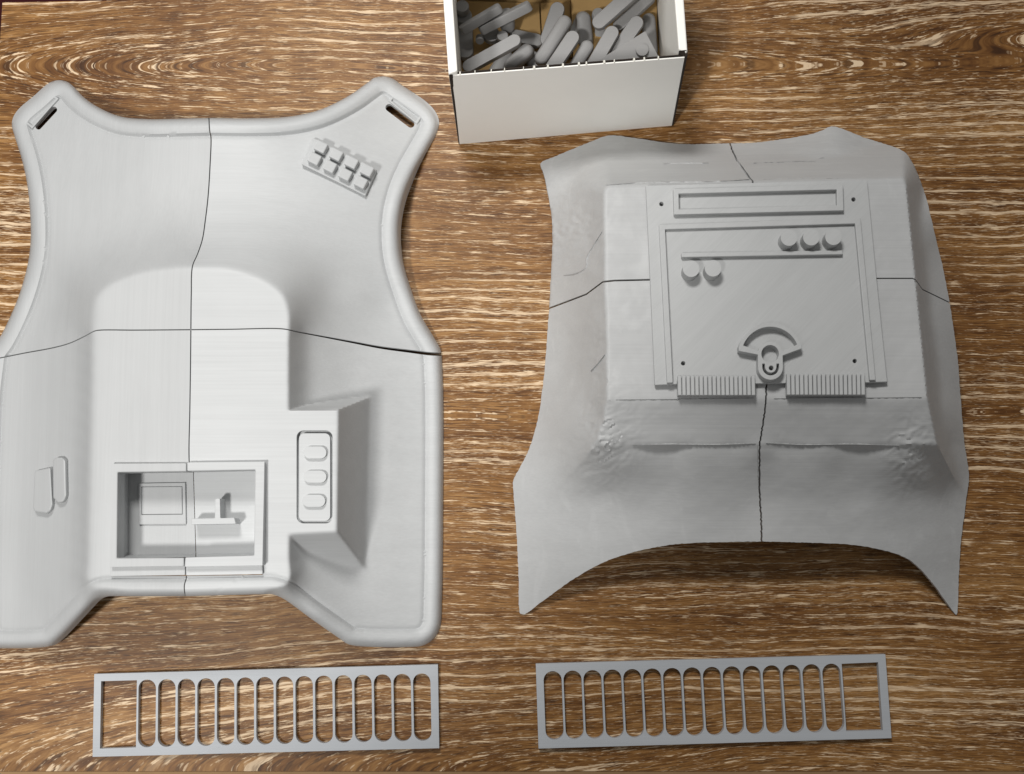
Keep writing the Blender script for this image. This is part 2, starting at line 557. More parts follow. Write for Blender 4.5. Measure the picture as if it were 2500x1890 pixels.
def chest_z_mm(px, py, rim=True):
    px = np.asarray(px, float); py = np.asarray(py, float)
    b_ = base_c(px, py)
    top_ = 106 - np.clip(py - 900, 0, 600) * 0.012 - 0.004 * np.abs(px - 466)
    # side block on the wearer's left of the belly
    right = top_ - (px - (826 - (py - 1010) * 0.012)) * 0.96
    north = top_ + (py - (1003 - (px - 700) * 0.03)) * 2.6
    south = top_ - (py - (1306 - (px - 690) * 0.05)) * 0.72
    blk = smin(smin(right, north, 2.2), south, 2.2)
    blk = np.where(px < 560, -50, blk)
    z = smax(b_, blk, 2.0)
    kk = 1.3 + 5.0 / (1 + np.exp((px - 330) / 30)) * np.clip((py - 690) / 90, 0, 1)
    z = smin(z, top_, kk)
    if rim:
        P = np.stack([px.ravel(), py.ravel()], -1)
        d = dist(P, c_full[::2]).reshape(px.shape)
        w_ = 20.0
        q = np.clip(d / w_, 0, 1)
        tube = -9 + 13.0 * np.sqrt(np.maximum(0, 1 - (1 - q) ** 2))
        fall = 4.0 * (1 - np.clip((d - 22) / 19, 0, 1) ** 1.6)
        lip = 0.45 * np.exp(-((d - 36) / 4.0) ** 2)
        groove = -1.6 * np.exp(-((d - 44) / 4.0) ** 2)
        # flatten the ground below the tube so that it reads as a rolled edge
        r = np.where(d < w_, tube, fall) + lip + groove
        z = z + np.where(d < 60, r, groove)
    return z


def chestZ(px, py): return np.maximum(chest_z_mm(px, py), 0.6) / 1000.0
def chestZ0(px, py): return chest_z_mm(px, py, False) / 1000.0


chest = thing('chest_plate', 'light grey printed chest armour shell with rolled rim and square belly pocket', 'armour plate', U(510, 900, 0.0))
POCK = [(273, 1135), (645, 1130), (641, 1404), (270, 1407)]
BTN = rrect(724, 1051, 812, 1278, 17)
slotR = capsule((950, 263), (1003, 303), 9)
slotL = capsule((94, 309), (132, 268), 7.5)
G = 1.4


def sh(a_, dx=0, dy=0):
    a_ = np.array(a_, float)[:, :2].copy(); a_[:, 0] += dx; a_[:, 1] += dy
    return a_


def cskirt(P):
    d = dist(P, c_full[::2])
    return np.where(d < 3, 0.012, 0.005)




# pocket opening split down the seam: the panels' loops follow the pocket edge
pk_l = [(sx, sy) for sx, sy in linear([(462 - G, 1132.5), (273, 1135), (270, 1407), (455 - G, 1406)], 6)]
pk_r = [(sx, sy) for sx, sy in linear([(462 + G, 1132.5), (645, 1130), (641, 1404), (455 + G, 1406)], 6)]
c_v1 = c_vb[c_vb[:, 1] < 1131]
c_v2 = c_vb[c_vb[:, 1] > 1408]
widen = lambda a_: np.stack([a_[:, 0], a_[:, 1] + np.clip((a_[:, 0] - 720) / 330, 0, 1) * 3.6], -1)
widenu = lambda a_: np.stack([a_[:, 0], a_[:, 1] - np.clip((a_[:, 0] - 720) / 330, 0, 1) * 2.0], -1)
shell('panel', seam_join(cUL, sh(c_hl, 0, -G), sh(c_vt[::-1], -G)), chestZ, M_UL, chest, 4.2, [slotL], skirtf=cskirt, rings=c_full[::2])
shell('panel', seam_join(sh(c_vt, G), widenu(sh(c_hr, 0, -G)), cUR), chestZ, M_UR, chest, 4.2, [slotR], skirtf=cskirt, rings=c_full[::2])
shell('panel', seam_join(sh(c_hl[::-1], 0, G), cLL[:-1], sh(c_v2[::-1], -G), pk_l[::-1], sh(c_v1[::-1], -G)), chestZ, M_UL, chest, 4.2, skirtf=cskirt, rings=c_full[::2])
shell('panel', seam_join(sh(c_v1, G), pk_r, sh(c_v2, G), cLR, widen(sh(c_hr[::-1], 0, G))), chestZ, M_LR, chest, 4.2, [BTN], skirtf=cskirt, rings=c_full[::2])

# ---- belly pocket: two half frames, wells, tile, bracket
ZT = 0.104




FZ = ZT + 0.0045
prism('pocket_frame', [[(271, 1132), (455, 1131), (455, 1151), (287, 1153), (285, 1363), (449, 1362), (449, 1382), (269, 1385)]], FZ - .0012, 0.018, M_UL, chest, 0.0008)
prism('pocket_frame', [[(456.5, 1129), (646, 1127), (641, 1381), (450.5, 1384), (452, 1361), (620, 1356), (623, 1147), (456.5, 1150)]], FZ, 0.018, M_LR, chest, 0.0008)
prism('pocket_ledge', [[(269, 1378), (452, 1376), (452, 1404), (268, 1407)]], FZ - 0.006, 0.014, M_UL, chest, 0.0006)
prism('pocket_ledge', [[(454, 1376), (640, 1373), (641, 1402), (454, 1405)]], FZ - 0.006, 0.014, M_LR, chest, 0.0006)


def well(pts_top, zt, pts_bot, zb, mat, skip):
    T = [U(*p, zt) for p in pts_top]; B = [U(*p, zb) for p in pts_bot]
    f = [(4, 5, 6, 7)] + [(i, (i + 1) % 4, (i + 1) % 4 + 4, i + 4) for i in range(4) if i not in skip]
    return mk('pocket_well', T + B, f, mat, chest)


FLZ = ZT - 0.034
well([(284, 1152), (470, 1149), (477, 1360), (283, 1365)], FZ - .004, [(314, 1156), (471.5, 1154), (477.5, 1352), (313, 1354)], FLZ, M_UL, (1,))
well([(472.5, 1149), (624, 1146), (621, 1357), (479, 1360)], FZ - .004, [(473, 1154), (626, 1150), (624, 1350), (479, 1352)], FLZ, M_LR, (3,))
prism('inset_tile', [[(337, 1180), (452, 1178), (454, 1280), (339, 1281)], [(345, 1188), (345, 1257), (446, 1256), (445, 1187)]], FLZ + 0.0022, 0.003, M_UL, chest, 0.0005)
prism('inset_tile', [[(346, 1189), (444, 1188), (445, 1255), (346, 1256)]], FLZ + 0.0012, 0.003, M_UL, chest, 0.0005)
br = prism('bracket', [[(466, 1266), (524, 1265), (525, 1217), (537, 1217), (538, 1265), (572, 1264), (576, 1279), (467, 1281)]], FLZ + 0.017, 0.0175, M_LR, chest, 0.0006)

# ---- button strip
BZ = ZT - 0.0020
st = prism('button_strip', [rrect(730, 1058, 806, 1272, 13)], BZ, 0.006, M_LR, chest, 0.0008)
prism('strip_bed', [rrect(722, 1049, 814, 1280, 17)], BZ - 0.005, 0.003, M_LR, chest)
for (bx, by) in ((769, 1105), (769, 1164), (766, 1223)):
    prism('button', [capsule((bx - 13, by), (bx + 13, by), 15)], BZ + 0.0034, 0.0036, M_LR, st, 0.0009)

# ---- small bumps on the belly's sloping side
def bump_part(loop, h, bev):
    V = np.array(loop)
    zc = chestZ0(V[:, 0], V[:, 1])
    A_ = np.c_[V, np.ones(len(V))]
    co = np.linalg.lstsq(A_, zc, rcond=None)[0]
    return prism('raised_block', [loop], lambda x_, y_: co[0] * x_ + co[1] * y_ + co[2] + h, h + 0.006, M_UL, chest, bev, seg=3)


bump_part([(84, 1149), (122, 1141), (127, 1232), (122, 1247), (112, 1254), (84, 1250), (80, 1240)], 0.0085, 0.0016)
bump_part([(128, 1124), (134, 1117), (150, 1117), (158, 1123), (160, 1214), (152, 1226), (140, 1228), (129, 1216)], 0.0095, 0.0034)

# ---- keypad on the right breast
kq = [(763, 336), (919, 413), (892, 478), (735, 400)]
kz = [float(chestZ0(np.array([p[0]]), np.array([p[1]]))[0]) for p in kq]
co = np.linalg.lstsq(np.c_[np.array(kq), np.ones(4)], np.array(kz), rcond=None)[0]
kzf = lambda h: (lambda x_, y_: co[0] * x_ + co[1] * y_ + co[2] + h)
kp = prism('keypad', [kq], kzf(0.0055), 0.010, M_UR, chest, 0.0006)
e1 = np.array([350, 178.0]) / 9.29; e2 = np.array([-142, 270.0]) / 9.29
n1 = e1 / np.linalg.norm(e1); n2 = e2 / np.linalg.norm(e2)
for r in range(2):
    for c in range(4):
        ctr = np.array([720 + 580 / 9.29, 320 + 345 / 9.29]) + e1 * c + e2 * r
        loop = [tuple(ctr + n1 * sx * 14.6 + n2 * sy * 12.6) for sx, sy in ((-1, -1), (1, -1), (1, 1), (-1, 1))]
        prism('key', [loop], kzf(0.0125), 0.0072, M_UR, kp, 0.0010)
# thin frames round the strap slots
prism('slot_trim', [[(947, 245), (961, 233), (1030, 284), (1018, 303)], [(955, 246), (1014, 295), (1023, 284), (961, 239)]], lambda x_, y_: chestZ0(x_, y_) + 0.0012, 0.004, M_UR, chest, 0.0004)
prism('slot_trim', [[(58, 297), (122, 228), (143, 240), (78, 314)], [(66, 297), (78, 307), (135, 241), (123, 235)]], lambda x_, y_: chestZ0(x_, y_) + 0.0022, 0.004, M_UL, chest, 0.0004)

# ================================================================== BACK PLATE
b_UL = [(1782, 350), (1669, 352), (1615, 347), (1542, 336), (1487, 331), (1440, 347), (1396, 365), (1355, 382), (1319, 400), (1325, 416), (1334, 454), (1347, 527), (1349, 593), (1346, 655), (1341, 751)]
b_LL = [(1341, 754), (1330, 900), (1327, 929), (1313, 1023), (1292, 1096), (1271, 1138), (1253, 1174), (1253, 1196), (1261, 1296), (1266, 1401), (1271, 1499), (1279, 1500), (1334, 1461), (1397, 1416), (1476, 1372), (1555, 1346), (1639, 1330), (1712, 1325), (1859, 1322)]
b_LR = [(1861, 1322), (1974, 1325), (2079, 1330), (2142, 1340), (2210, 1361), (2247, 1390), (2283, 1432), (2320, 1484), (2335, 1501), (2337, 1497), (2341, 1406), (2346, 1322), (2354, 1259), (2362, 1196), (2366, 1165), (2354, 1075), (2344, 955), (2338, 876), (2325, 782), (2319, 742)]
b_UR = [(2318, 735), (2303, 658), (2289, 600), (2278, 553), (2260, 480), (2238, 418), (2219, 383), (2201, 367), (2110, 336), (2041, 310), (2030, 309), (1990, 325), (1909, 340), (1836, 349), (1783, 350)]
bUL, bLL, bLR, bUR = [catmull(a_, 5) for a_ in (b_UL, b_LL, b_LR, b_UR)]
for arr in (bUL, bLL, bLR, bUR):           # the cut edges are a little ragged
    arr[2:-2] += (np.random.RandomState(3).rand(len(arr) - 4, 2) - 0.5) * 1.3
b_vt = linear([(1782.5, 350), (1788, 368), (1800, 392), (1815, 412), (1832, 436), (1838, 441), (1848, 560), (1855, 684)], 4)
b_vb = linear([(1855, 684), (1864, 820), (1871, 940), (1871, 972), (1864, 1030), (1855, 1083), (1854, 1180), (1858, 1260), (1860, 1322)], 4)
for arr in (b_vt, b_vb):
    arr[1:-1, 0] += (np.random.RandomState(5).rand(len(arr) - 2) - 0.5) * 2.2
b_hl = linear([(1341, 752.5), (1380, 738), (1432, 718), (1452, 703), (1472, 688), (1500, 685), (1585, 683), (1855, 684)], 4)
b_hr = linear([(1855, 684), (2145, 679), (2228, 679), (2236, 683), (2252, 706), (2318, 738)], 4)

bz = [(1782, 350, 5), (1669, 352, 5), (1542, 336, 6), (1487, 331, 6), (1396, 365, 5), (1319, 400, 3), (1347, 527, 4), (1346, 655, 4), (1341, 752, 4), (1330, 900, 4),
      (1313, 1023, 4), (1271, 1138, 3), (1253, 1185, 3), (1261, 1296, 3), (1266, 1401, 2), (1275, 1500, 1), (1334, 1461, 9), (1397, 1416, 21), (1476, 1372, 33), (1555, 1346, 42),
      (1639, 1330, 48), (1712, 1325, 51), (1860, 1322, 54), (1974, 1325, 51), (2079, 1330, 46), (2142, 1340, 40), (2210, 1361, 31), (2247, 1390, 23), (2283, 1432, 13), (2335, 1501, 1),
      (2341, 1406, 3), (2346, 1322, 4), (2362, 1196, 4), (2366, 1165, 4), (2344, 955, 20), (2338, 876, 23), (2318, 737, 26), (2289, 600, 26), (2260, 480, 21), (2238, 418, 8), (2210, 373, 4),
      (2110, 336, 5), (2035, 309, 6), (1990, 325, 7), (1909, 340, 6),
      (1860, 1086, 84), (1700, 1086, 82), (2020, 1086, 82), (1550, 1086, 81), (2180, 1086, 81), (1450, 1086, 76), (1400, 1090, 52), (1335, 1100, 20), (2265, 1086, 70), (2320, 1086, 34), (1860, 1045, 82), (1700, 1045, 80), (2020, 1045, 80), (1560, 1045, 78), (2170, 1045, 78), (1440, 1010, 66), (2285, 1010, 60), (1430, 1160, 50), (2275, 1160, 48),
      (1860, 1140, 72), (1650, 1140, 69.5), (2060, 1140, 69.5), (1860, 1190, 62), (1600, 1190, 57), (2100, 1190, 57), (1480, 1200, 44), (2230, 1200, 43), (1350, 1220, 20), (2310, 1200, 21), (1400, 1320, 24), (2270, 1310, 23), (1860, 1245, 55.5),
      (1385, 900, 26), (1435, 900, 48), (1385, 700, 24), (1435, 720, 50), (1390, 560, 26), (1430, 560, 46), (2250, 600, 48), (2272, 800, 52), (2292, 950, 48), (2236, 520, 42), (2305, 850, 38), (2275, 640, 36),
      (1400, 440, 20), (1600, 390, 30), (1720, 400, 34), (1840, 395, 36), (2000, 385, 36), (2100, 380, 26), (2180, 410, 22), (2225, 480, 24)]
shell_b = rbf(bz, 3e-5)


def inner_b(px, py):
    return (px > 1520) & (px < 2190) & (py > 470) & (py < 1078)


def plateau(py): return 85 + (py - 445) * (17.0 / 530)


def back_z_mm(px, py, rough=True):
    px = np.asarray(px, float); py = np.asarray(py, float)
    s_ = shell_b(px, py)
    wob = (fbm(px / 60, py / 60, 4) - 0.44) * 5 if rough else 0
    pl = plateau(py)
    left = pl + (px - (1475 + (py - 450) * 0.016 + wob * 1.4)) * 0.80
    right = pl - (px - (2212 + (py - 450) * 0.099)) * 1.75
    topf = pl + (py - (452 - (px - 1478) * 0.024)) * 0.86
    face = plateau(975) - (py - (976 - (px - 1500) * 0.005)) * 0.16
    face = smin(face, plateau(975) - 17.8 - (py - 1087) * 0.75, 1.5)
    def corner(a_, b_):
        da = np.maximum(pl - a_ + 17, 0); db = np.maximum(pl - b_ + 17, 0)
        return pl - np.maximum(np.where((da > 0) & (db > 0), np.hypot(da, db), np.maximum(da, db)) - 17, -30)
    left, right = corner(left, topf), corner(right, topf)
    blk = smin(smin(smin(left, right, 1.4), topf, 1.4), smin(face, pl, 0.7), 0.9)
    kb = 1.5 + 5.0 * np.clip(np.maximum(1545 - px, px - 2190) / 60, 0, 1)
    z = smax(smin(s_, blk + np.where(inner_b(px, py), 0, 400), 1.0), blk, kb)
    if rough:
        # rough patches left by torn supports: shingled ridges near three corners and along the left slope
        msk = (np.exp(-(((px - 1395) / 70) ** 2 + ((py - 560) / 90) ** 2)) + np.exp(-(((px - 1470) / 75) ** 2 + ((py - 1080) / 90) ** 2))
               + np.exp(-(((px - 2225) / 60) ** 2 + ((py - 1110) / 80) ** 2)) + 0.8 * np.exp(-(((px - 1462) / 22) ** 2 + ((py - 900) / 150) ** 2)))
        u_ = fbm((px * .92 - py * .4) / 95, (px * .4 + py * .92) / 34, 11, 3)
        tn = (u_ * 7) % 1.0
        tn = np.where(tn < 0.75, tn / 0.75, (1 - tn) / 0.25)
        z = z + np.minimum(msk, 1) * (tn - 0.5) * 2.0 + (fbm(px / 55, py / 45, 21, 3) - 0.44) * 1.3
        # bottom lip ripples
        z = z + 0.5 * np.sin(px / 21 + 3 * fbm(px / 80, py / 80, 8)) * np.exp(-np.abs(py - 1085) / 10) * (px > 1480) * (px < 2230)
    return z


def backZ(px, py): return smax(back_z_mm(px, py), 1.2 + 0 * np.asarray(px), 0.8) / 1000.0


back = thing('back_plate', 'matt grey printed back armour shell with raised rectangular plateau and rough layered slopes', 'armour plate', U(1850, 900, 0))
GB = 2.2
bskirt = lambda P: np.full(len(P), 0.004)
shell('panel', seam_join(bUL, sh(b_hl, 0, -GB), sh(b_vt[::-1], -GB)), backZ, M_BACK, back, 4.6, skirtf=bskirt)
shell('panel', seam_join(sh(b_vt, GB), sh(b_hr, 0, -GB * 0.4), bUR), lambda x_, y_: backZ(x_, y_) + 0.0012, M_BACK, back, 4.6, skirtf=bskirt)
shell('panel', seam_join(sh(b_hl[::-1], 0, GB), bLL, sh(b_vb[::-1], -GB)), backZ, M_BACK, back, 4.6, skirtf=bskirt)
shell('panel', seam_join(sh(b_vb, GB), bLR, sh(b_hr[::-1], 0, GB)), backZ, M_BACK, back, 4.6, skirtf=bskirt)


# curled lips of torn top layers
def lip(pts, wpx, h):
    p = catmull(pts, 5)
    rs = np.random.RandomState(int(pts[0][0]))
    V = []; Fc = []
    for i, q in enumerate(p):
        t_ = p[min(i + 1, len(p) - 1)] - p[max(i - 1, 0)]
        n_ = np.array([-t_[1], t_[0]]) / (np.linalg.norm(t_) + 1e-9)
        ww = wpx * (0.5 + rs.rand()) * min(1, 3 * i / len(p) + .2, 3 * (len(p) - 1 - i) / len(p) + .2)
        for sd, hh in ((-1, -0.0006), (0, h * (0.5 + rs.rand() * .8)), (1, -0.0006)):
            a_ = q + n_ * sd * ww
            V.append(U(a_[0], a_[1], float(backZ(a_[:1], a_[1:])[0]) + hh))
        if i:
            k_ = 3 * i
            Fc += [(k_ - 3, k_ - 2, k_ + 1, k_), (k_ - 2, k_ - 1, k_ + 2, k_ + 1)]
    return mk('torn_layer_lip', V, Fc, M_BACK, back, 60)


lip([(1480, 452), (1560, 446), (1650, 444), (1740, 443), (1830, 438)], 2.6, 0.0018)
lip([(1846, 439), (1930, 436), (2000, 436), (2060, 435)], 2.4, 0.0016)
lip([(1620, 400), (1660, 398), (1730, 398)], 2.0, 0.0012)
lip([(1840, 398), (1900, 396), (1945, 394), (1992, 393), (2003, 386), (2011, 385)], 2.0, 0.0022)
lip([(1504, 976), (1600, 975), (1720, 974), (1840, 973)], 1.8, 0.0010)
lip([(1890, 973), (2000, 972), (2120, 971), (2250, 970)], 1.8, 0.0010)
lip([(1545, 1087), (1640, 1085), (1740, 1086), (1845, 1083)], 2.4, 0.0013)
lip([(1870, 1082), (1960, 1086), (2080, 1085), (2195, 1088)], 2.4, 0.0013)
lip([(1850, 1088), (1850, 1140), (1852, 1200)], 2.0, 0.0012)
lip([(1442, 906), (1462, 884), (1476, 866)], 2.6, 0.0022)
lip([(1376, 672), (1404, 668), (1430, 652), (1432, 630), (1448, 600), (1470, 565)], 2.6, 0.0016)
lip([(1795, 385), (1808, 406), (1826, 432)], 2.0, 0.0016)

# ================================================================== EQUIPMENT PLATE lying on the back plate
PT = 0.0062


def pz(h):
    return lambda x_, y_: (plateau(np.asarray(y_)) / 1000.0 + PT + h) + 0 * np.asarray(x_)


A0 = U(1600, 460, float(pz(0)(0, 460))); A1 = U(2100, 460, float(pz(0)(0, 460))); A2 = U(1600, 930, float(pz(0)(0, 930)))
PN = np.cross(A1 - A0, A0 - A2); PN /= np.linalg.norm(PN); PN = PN if PN[2] > 0 else -PN
eq = thing('equipment_plate', 'flat grey printed panel with frames, knobs and dial lying on back plate', 'panel', U(1870, 700, 0.093))
holes = [circle(cx, cy, 5.2, 14) for cx, cy in ((1615, 498), (2084, 487), (1668, 887), (2087, 881.5))]
outline = [(1577, 453), (1850, 446), (2117, 440), (2140, 680), (2166, 932), (2113, 934), (2112, 926), (1919, 928), (1919, 935), (1844, 936), (1844, 928), (1653, 930), (1653, 938), (1599, 940), (1588, 690)]
prism('base_sheet', [outline] + holes, pz(0), 0.0042, M_PLATE, eq, 0.0004, PN)
prism('display_frame', [[(1644, 461), (2058, 450), (2060, 514), (1646, 524)], [(1657, 473), (1658, 511), (2044, 501), (2043, 463)]], pz(0.0050), 0.0052, M_PLATE, eq, 0.0005, PN)
prism('border_rail', [[(1609, 548), (2101, 532), (2138, 928), (2124, 928), (2088, 546), (1624, 560), (1643, 934), (1629, 935)]], pz(0.0036), 0.0038, M_PLATE, eq, 0.0005, PN)
prism('cross_bar', [[(1664, 617), (2057, 611), (2057, 621), (1664, 628)]], pz(0.0046), 0.0048, M_PLATE, eq, 0.0005, PN)
for cx, cy in ((1926.5, 580), (1981, 579), (2035, 578), (1687.5, 656), (1741, 655)):
    prism('knob', [circle(cx, cy, 20.3, 40)], pz(0.0118), 0.012, M_PLATE, eq, 0.0009, PN, smooth=40)
# dial: sector wall, ring, pill with U slot
dc = (1881, 869)


def arc(c, r, a0, a1, n): return [(c[0] + r * math.cos(math.radians(a0 + (a1 - a0) * k / n)), c[1] + r * math.sin(math.radians(a0 + (a1 - a0) * k / n))) for k in range(n + 1)]


dial_out = ([(1804, 850)] + arc(dc, 80.5, -164, -19, 28)[0:] + [(1957, 845), (1957, 851)] + [(1911, 868)] + arc((1881.5, 897), 30.5, 0, 180, 18) + [(1850.5, 866), (1804, 857)])
sector_in = arc(dc, 71, -159, -23, 24) + [(1912, 857)] + arc((1881, 865), 31, -15, -165, 16) + [(1850, 855)]
ring_in = circle(1880.5, 864, 21.3, 28)
hole_s = circle(1883, 898.5, 5.8, 14)
uslot = arc((1882, 896), 20.5, 0, 180, 14) + [(1861.5, 888), (1867.5, 888)] + arc((1882, 896), 14.0, 180, 0, 12) + [(1896, 888), (1902.5, 888)]
prism('dial_gauge', [dial_out, sector_in, ring_in, hole_s, uslot], pz(0.0085), 0.0088, M_PLATE, eq, 0.0005, PN)
for x0, x1, yt, yb in ((1653.5, 1844, 916, 966), (1919.5, 2112, 911.5, 965)):
    prism('comb_base', [[(x0, yt), (x1, yt - 1), (x1 + 1, yb - 1), (x0 + 1, yb)]], pz(0.0006), 0.0046, M_PLATE, eq, 0.0004, PN)
    n_ = 18; pit = (x1 - x0) / n_
    for k in range(n_):
        xa = x0 + pit * k
        sl = 1.0
        prism('fin', [[(xa + 1.2, yt + 1), (xa + pit - 1.4, yt + 1), (xa + pit - 1.4 + sl, yb - 1), (xa + 1.2 + sl, yb - 1)]], pz(0.0032), 0.0030, M_PLATE, eq, 0.0005, PN)

# ================================================================== SLOTTED FRAMES
def bil(q, s_, t_):
    q = np.array(q, float)
    return tuple((q[0] * (1 - s_) + q[1] * s_) * (1 - t_) + (q[3] * (1 - s_) + q[2] * s_) * t_)


def slotted(outer, rec, cap0, cap1, w_, label):
    loops = [[tuple(p) for p in linear(outer + [outer[0]], 60)[:-1]], rec]
    for k in range(15):
        f = k / 14
        tx = cap0[0][0] * (1 - f) + cap1[0][0] * f; ty = cap0[0][1] * (1 - f) + cap1[0][1] * f
        bx = cap0[1][0] * (1 - f) + cap1[1][0] * f; by = cap0[1][1] * (1 - f) + cap1[1][1] * f
        r = w_ / 2
        loops.append(capsule((tx, ty + r), (bx, by - r), r, 12))
    o = prism('slotted_frame', loops, 0.0062, 0.0058, M_FRAME, None, 0.0004)
    return tag(o, label, 'frame', 'slotted frames')


L = lambda x_, y_: (200 + x_ / 2.458, 1590 + y_ / 2.458)
Rr = lambda x_, y_: (1280 + x_ / 2.353, 1560 + y_ / 2.353)
slotted([L(74, 137), L(2136, 80), L(2144, 582), L(64, 634)], [L(115, 180), L(330, 174), L(324, 577), L(108, 585)],
        (L(392, 170), L(389, 577)), (L(2039, 133), L(2045, 538)), 105 / 2.458, "slim grey slotted frame lying beside the chest plate's notched lower edge")
slotted([Rr(66, 143), Rr(2074, 88), Rr(2110, 570), Rr(82, 630)], [Rr(1823, 143), Rr(2033, 134), Rr(2060, 525), Rr(1850, 530)],
        (Rr(163, 185), Rr(174, 579)), (Rr(1764, 142), Rr(1787, 535)), 104 / 2.353, "slim grey slotted frame lying beside the back plate's arched lower edge")

# ================================================================== CARD BOX
ZB = 0.130
box = thing('cardboard_box', 'open white cardboard box with dark cut edges holding loose grey pieces', 'box', U(1390, 200, 0))
t2 = lambda p, z_: U(p[0], p[1], z_)


def plan_shift(p, z0, z1):      # same plan position, other height
    q = p.copy(); q[2] = z1; return q


# side walls (double folded), rims in white
lo_t, lo_b = (1095, 181), (1119, 350)
li_t = (1117, 173)
ro_t, ro_b = (1679, 129), (1643, 305)
ri_t = (1657, 121)
lo_r, li_r = (1066, -230), (1090, -230)
ro_r, ri_r = (1653, -230), (1629, -230)
LT = [U(*lo_t, ZB), U(*li_t, ZB), U(*li_r, ZB), U(*lo_r, ZB)]
lob = U(*lo_b, 0.0005); rob = U(*ro_b, 0.0005)
vl = (LT[3] - LT[0]); vr = U(*ro_r, ZB) - U(*ro_t, ZB)
LB = [lob, lob + np.array([.008, .0, 0]), lob + vl + np.array([.008, 0, 0]), lob + vl]
hexa('side_panel', LT, LB, M_BOX, box, 0.0012)
RT = [U(*ri_t, ZB), U(*ro_t, ZB), U(*ro_r, ZB), U(*ri_r, ZB)]
RB = [rob - np.array([.008, 0, 0]), rob, rob + vr, rob + vr - np.array([.008, 0, 0])]
hexa('side_panel', RT, RB, M_BOX, box, 0.0012)
# back wall, outside the picture
hexa('back_panel', [LT[3], RT[2], RT[2] + np.array([0, .006, 0]), LT[3] + np.array([0, .006, 0])],
     [LB[3], RB[2], RB[2] + np.array([0, .006, 0]), LB[3] + np.array([0, .006, 0])], M_BOX, box)
lid0, lid1 = LT[3] + np.array([.002, .0065, .0005]), RT[2] + np.array([-.002, .0065, .0005])  # unseen upright lid, added to keep lamp light off the box contents
hexa('added_shade_lid', [lid0 + np.array([0, .01, .12]), lid1 + np.array([0, .01, .12]), lid1 + np.array([0, .013, .12]), lid0 + np.array([0, .013, .12])],
     [lid0, lid1, lid1 + np.array([0, .003, 0]), lid0 + np.array([0, .003, 0])], M_BOX, box)
# front panel: white liner and dark corrugated core behind it
ZF = ZB - 0.004
ft = [U(1106, 185, ZF), U(1671, 141, ZF)]; fb = [U(1122, 352, 0.0005), U(1640, 307, 0.0005)]
nb = np.array([0.02, 1.0, 0.0])
hexa('front_panel', [ft[0], ft[1], ft[1] + nb * .0009, ft[0] + nb * .0009], [fb[0], fb[1], fb[1] + nb * .0009, fb[0] + nb * .0009], M_BOX, box)
dz = np.array([0, 0, .0012])
hexa('front_core', [ft[0] + nb * .0010 - dz, ft[1] + nb * .0010 - dz, ft[1] + nb * .0021 - dz, ft[0] + nb * .0021 - dz],
     [fb[0] + nb * .0010, fb[1] + nb * .0010, fb[1] + nb * .0021, fb[0] + nb * .0021], M_CORE, box)
hexa('inner_liner', [ft[0] + nb * .0022, ft[1] + nb * .0022, ft[1] + nb * .0029, ft[0] + nb * .0029],
     [fb[0] + nb * .0022, fb[1] + nb * .0022, fb[1] + nb * .0029, fb[0] + nb * .0029], M_CORE, box)
# torn perforation nibs on the front panel's top edge
V = []; Fc = []
rs = np.random.RandomState(9)
for k in range(15):
    s_ = 0.03 + 0.9 * (k + rs.rand() * 0.6) / 15
    c0 = ft[0] + (ft[1] - ft[0]) * s_
    wd = 0.0004 + rs.rand() * 0.0009; hh = 0.0002 + rs.rand() * 0.0009
    i0 = len(V)
    for dx, dy, dz_ in ((-wd, .0002, -.001), (wd, .0002, -.001), (wd, .0034, -.001), (-wd, .0034, -.001), (-wd * .6, .0004, hh), (wd * .6, .0004, hh), (wd * .5, .003, hh * .5), (-wd * .5, .003, hh * .5)):
        V.append(c0 + np.array([dx, dy, dz_]))
    Fc += [tuple(i0 + j for j in f) for f in ((0, 1, 2, 3), (4, 5, 6, 7), (0, 1, 5, 4), (1, 2, 6, 5), (2, 3, 7, 6), (3, 0, 4, 7))]
mk('perforation_nibs', V, Fc, M_INSIDE, box)
# dark cut edges of the side panels either side of the front
f0, f1 = U(1098, 182, ZB - .001), U(1105, 186, ZF)
hexa('cut_edge', [U(1096, 184, ZB - .0012), U(1105, 186, ZF - .001), U(1115, 178, ZF), U(1104, 176, ZB - .0012)], [lob + np.array([.0002, -.0006, 0]), fb[0] + np.array([-.0004, 0, 0]), fb[0] + np.array([.002, .006, 0]), lob + np.array([.002, .006, 0])], M_CORE, box)
hexa('cut_edge', [U(1672, 142, ZF - .001), U(1679, 133, ZB - .0008), U(1676, 122, ZB + .0006), U(1658, 124, ZB + .0006)], [fb[1] + np.array([.0004, 0, 0]), rob + np.array([.0004, -.0006, 0]), rob + np.array([-.001, .008, 0]), fb[1] + np.array([-.004, .008, 0])], M_CORE, box)
# kraft floor made of folded flaps
fz = 0.004
fp = [lob + np.array([.006, .006, 0]), rob + np.array([-.006, .006, 0]), rob + vr + np.array([-.006, -.003, 0]), lob + vl + np.array([.006, -.003, 0])]
hexa('floor_flap', [p + np.array([0, 0, fz]) for p in fp], [p + np.array([0, 0, .0006]) for p in fp], M_KRAFT, box)


def flap(a_, z_):
    P = [U(x_, y_, z_) for x_, y_ in a_]
    hexa('floor_flap', P, [p - np.array([0, 0, .003]) for p in P], M_KRAFT, box, 0.0006)


flap([(1125, 1), (1316, 8), (1322, 110), (1130, 140)], 0.0095)
flap([(1319, 8), (1392, 0), (1398, 140), (1325, 110)], 0.0082)
flap([(1140, -8), (1390, -10), (1391, -130), (1130, -130)], 0.0132)
flap([(1394, -3), (1604, -4), (1606, 140), (1400, 145)], 0.0140)
flap([(1394, -8), (1602, -9), (1596, -130), (1394, -130)], 0.0105)

# ================================================================== LOOSE PIECES in the box
X = lambda x_, y_: (1060 + x_ / 3.456, y_ / 3.456)


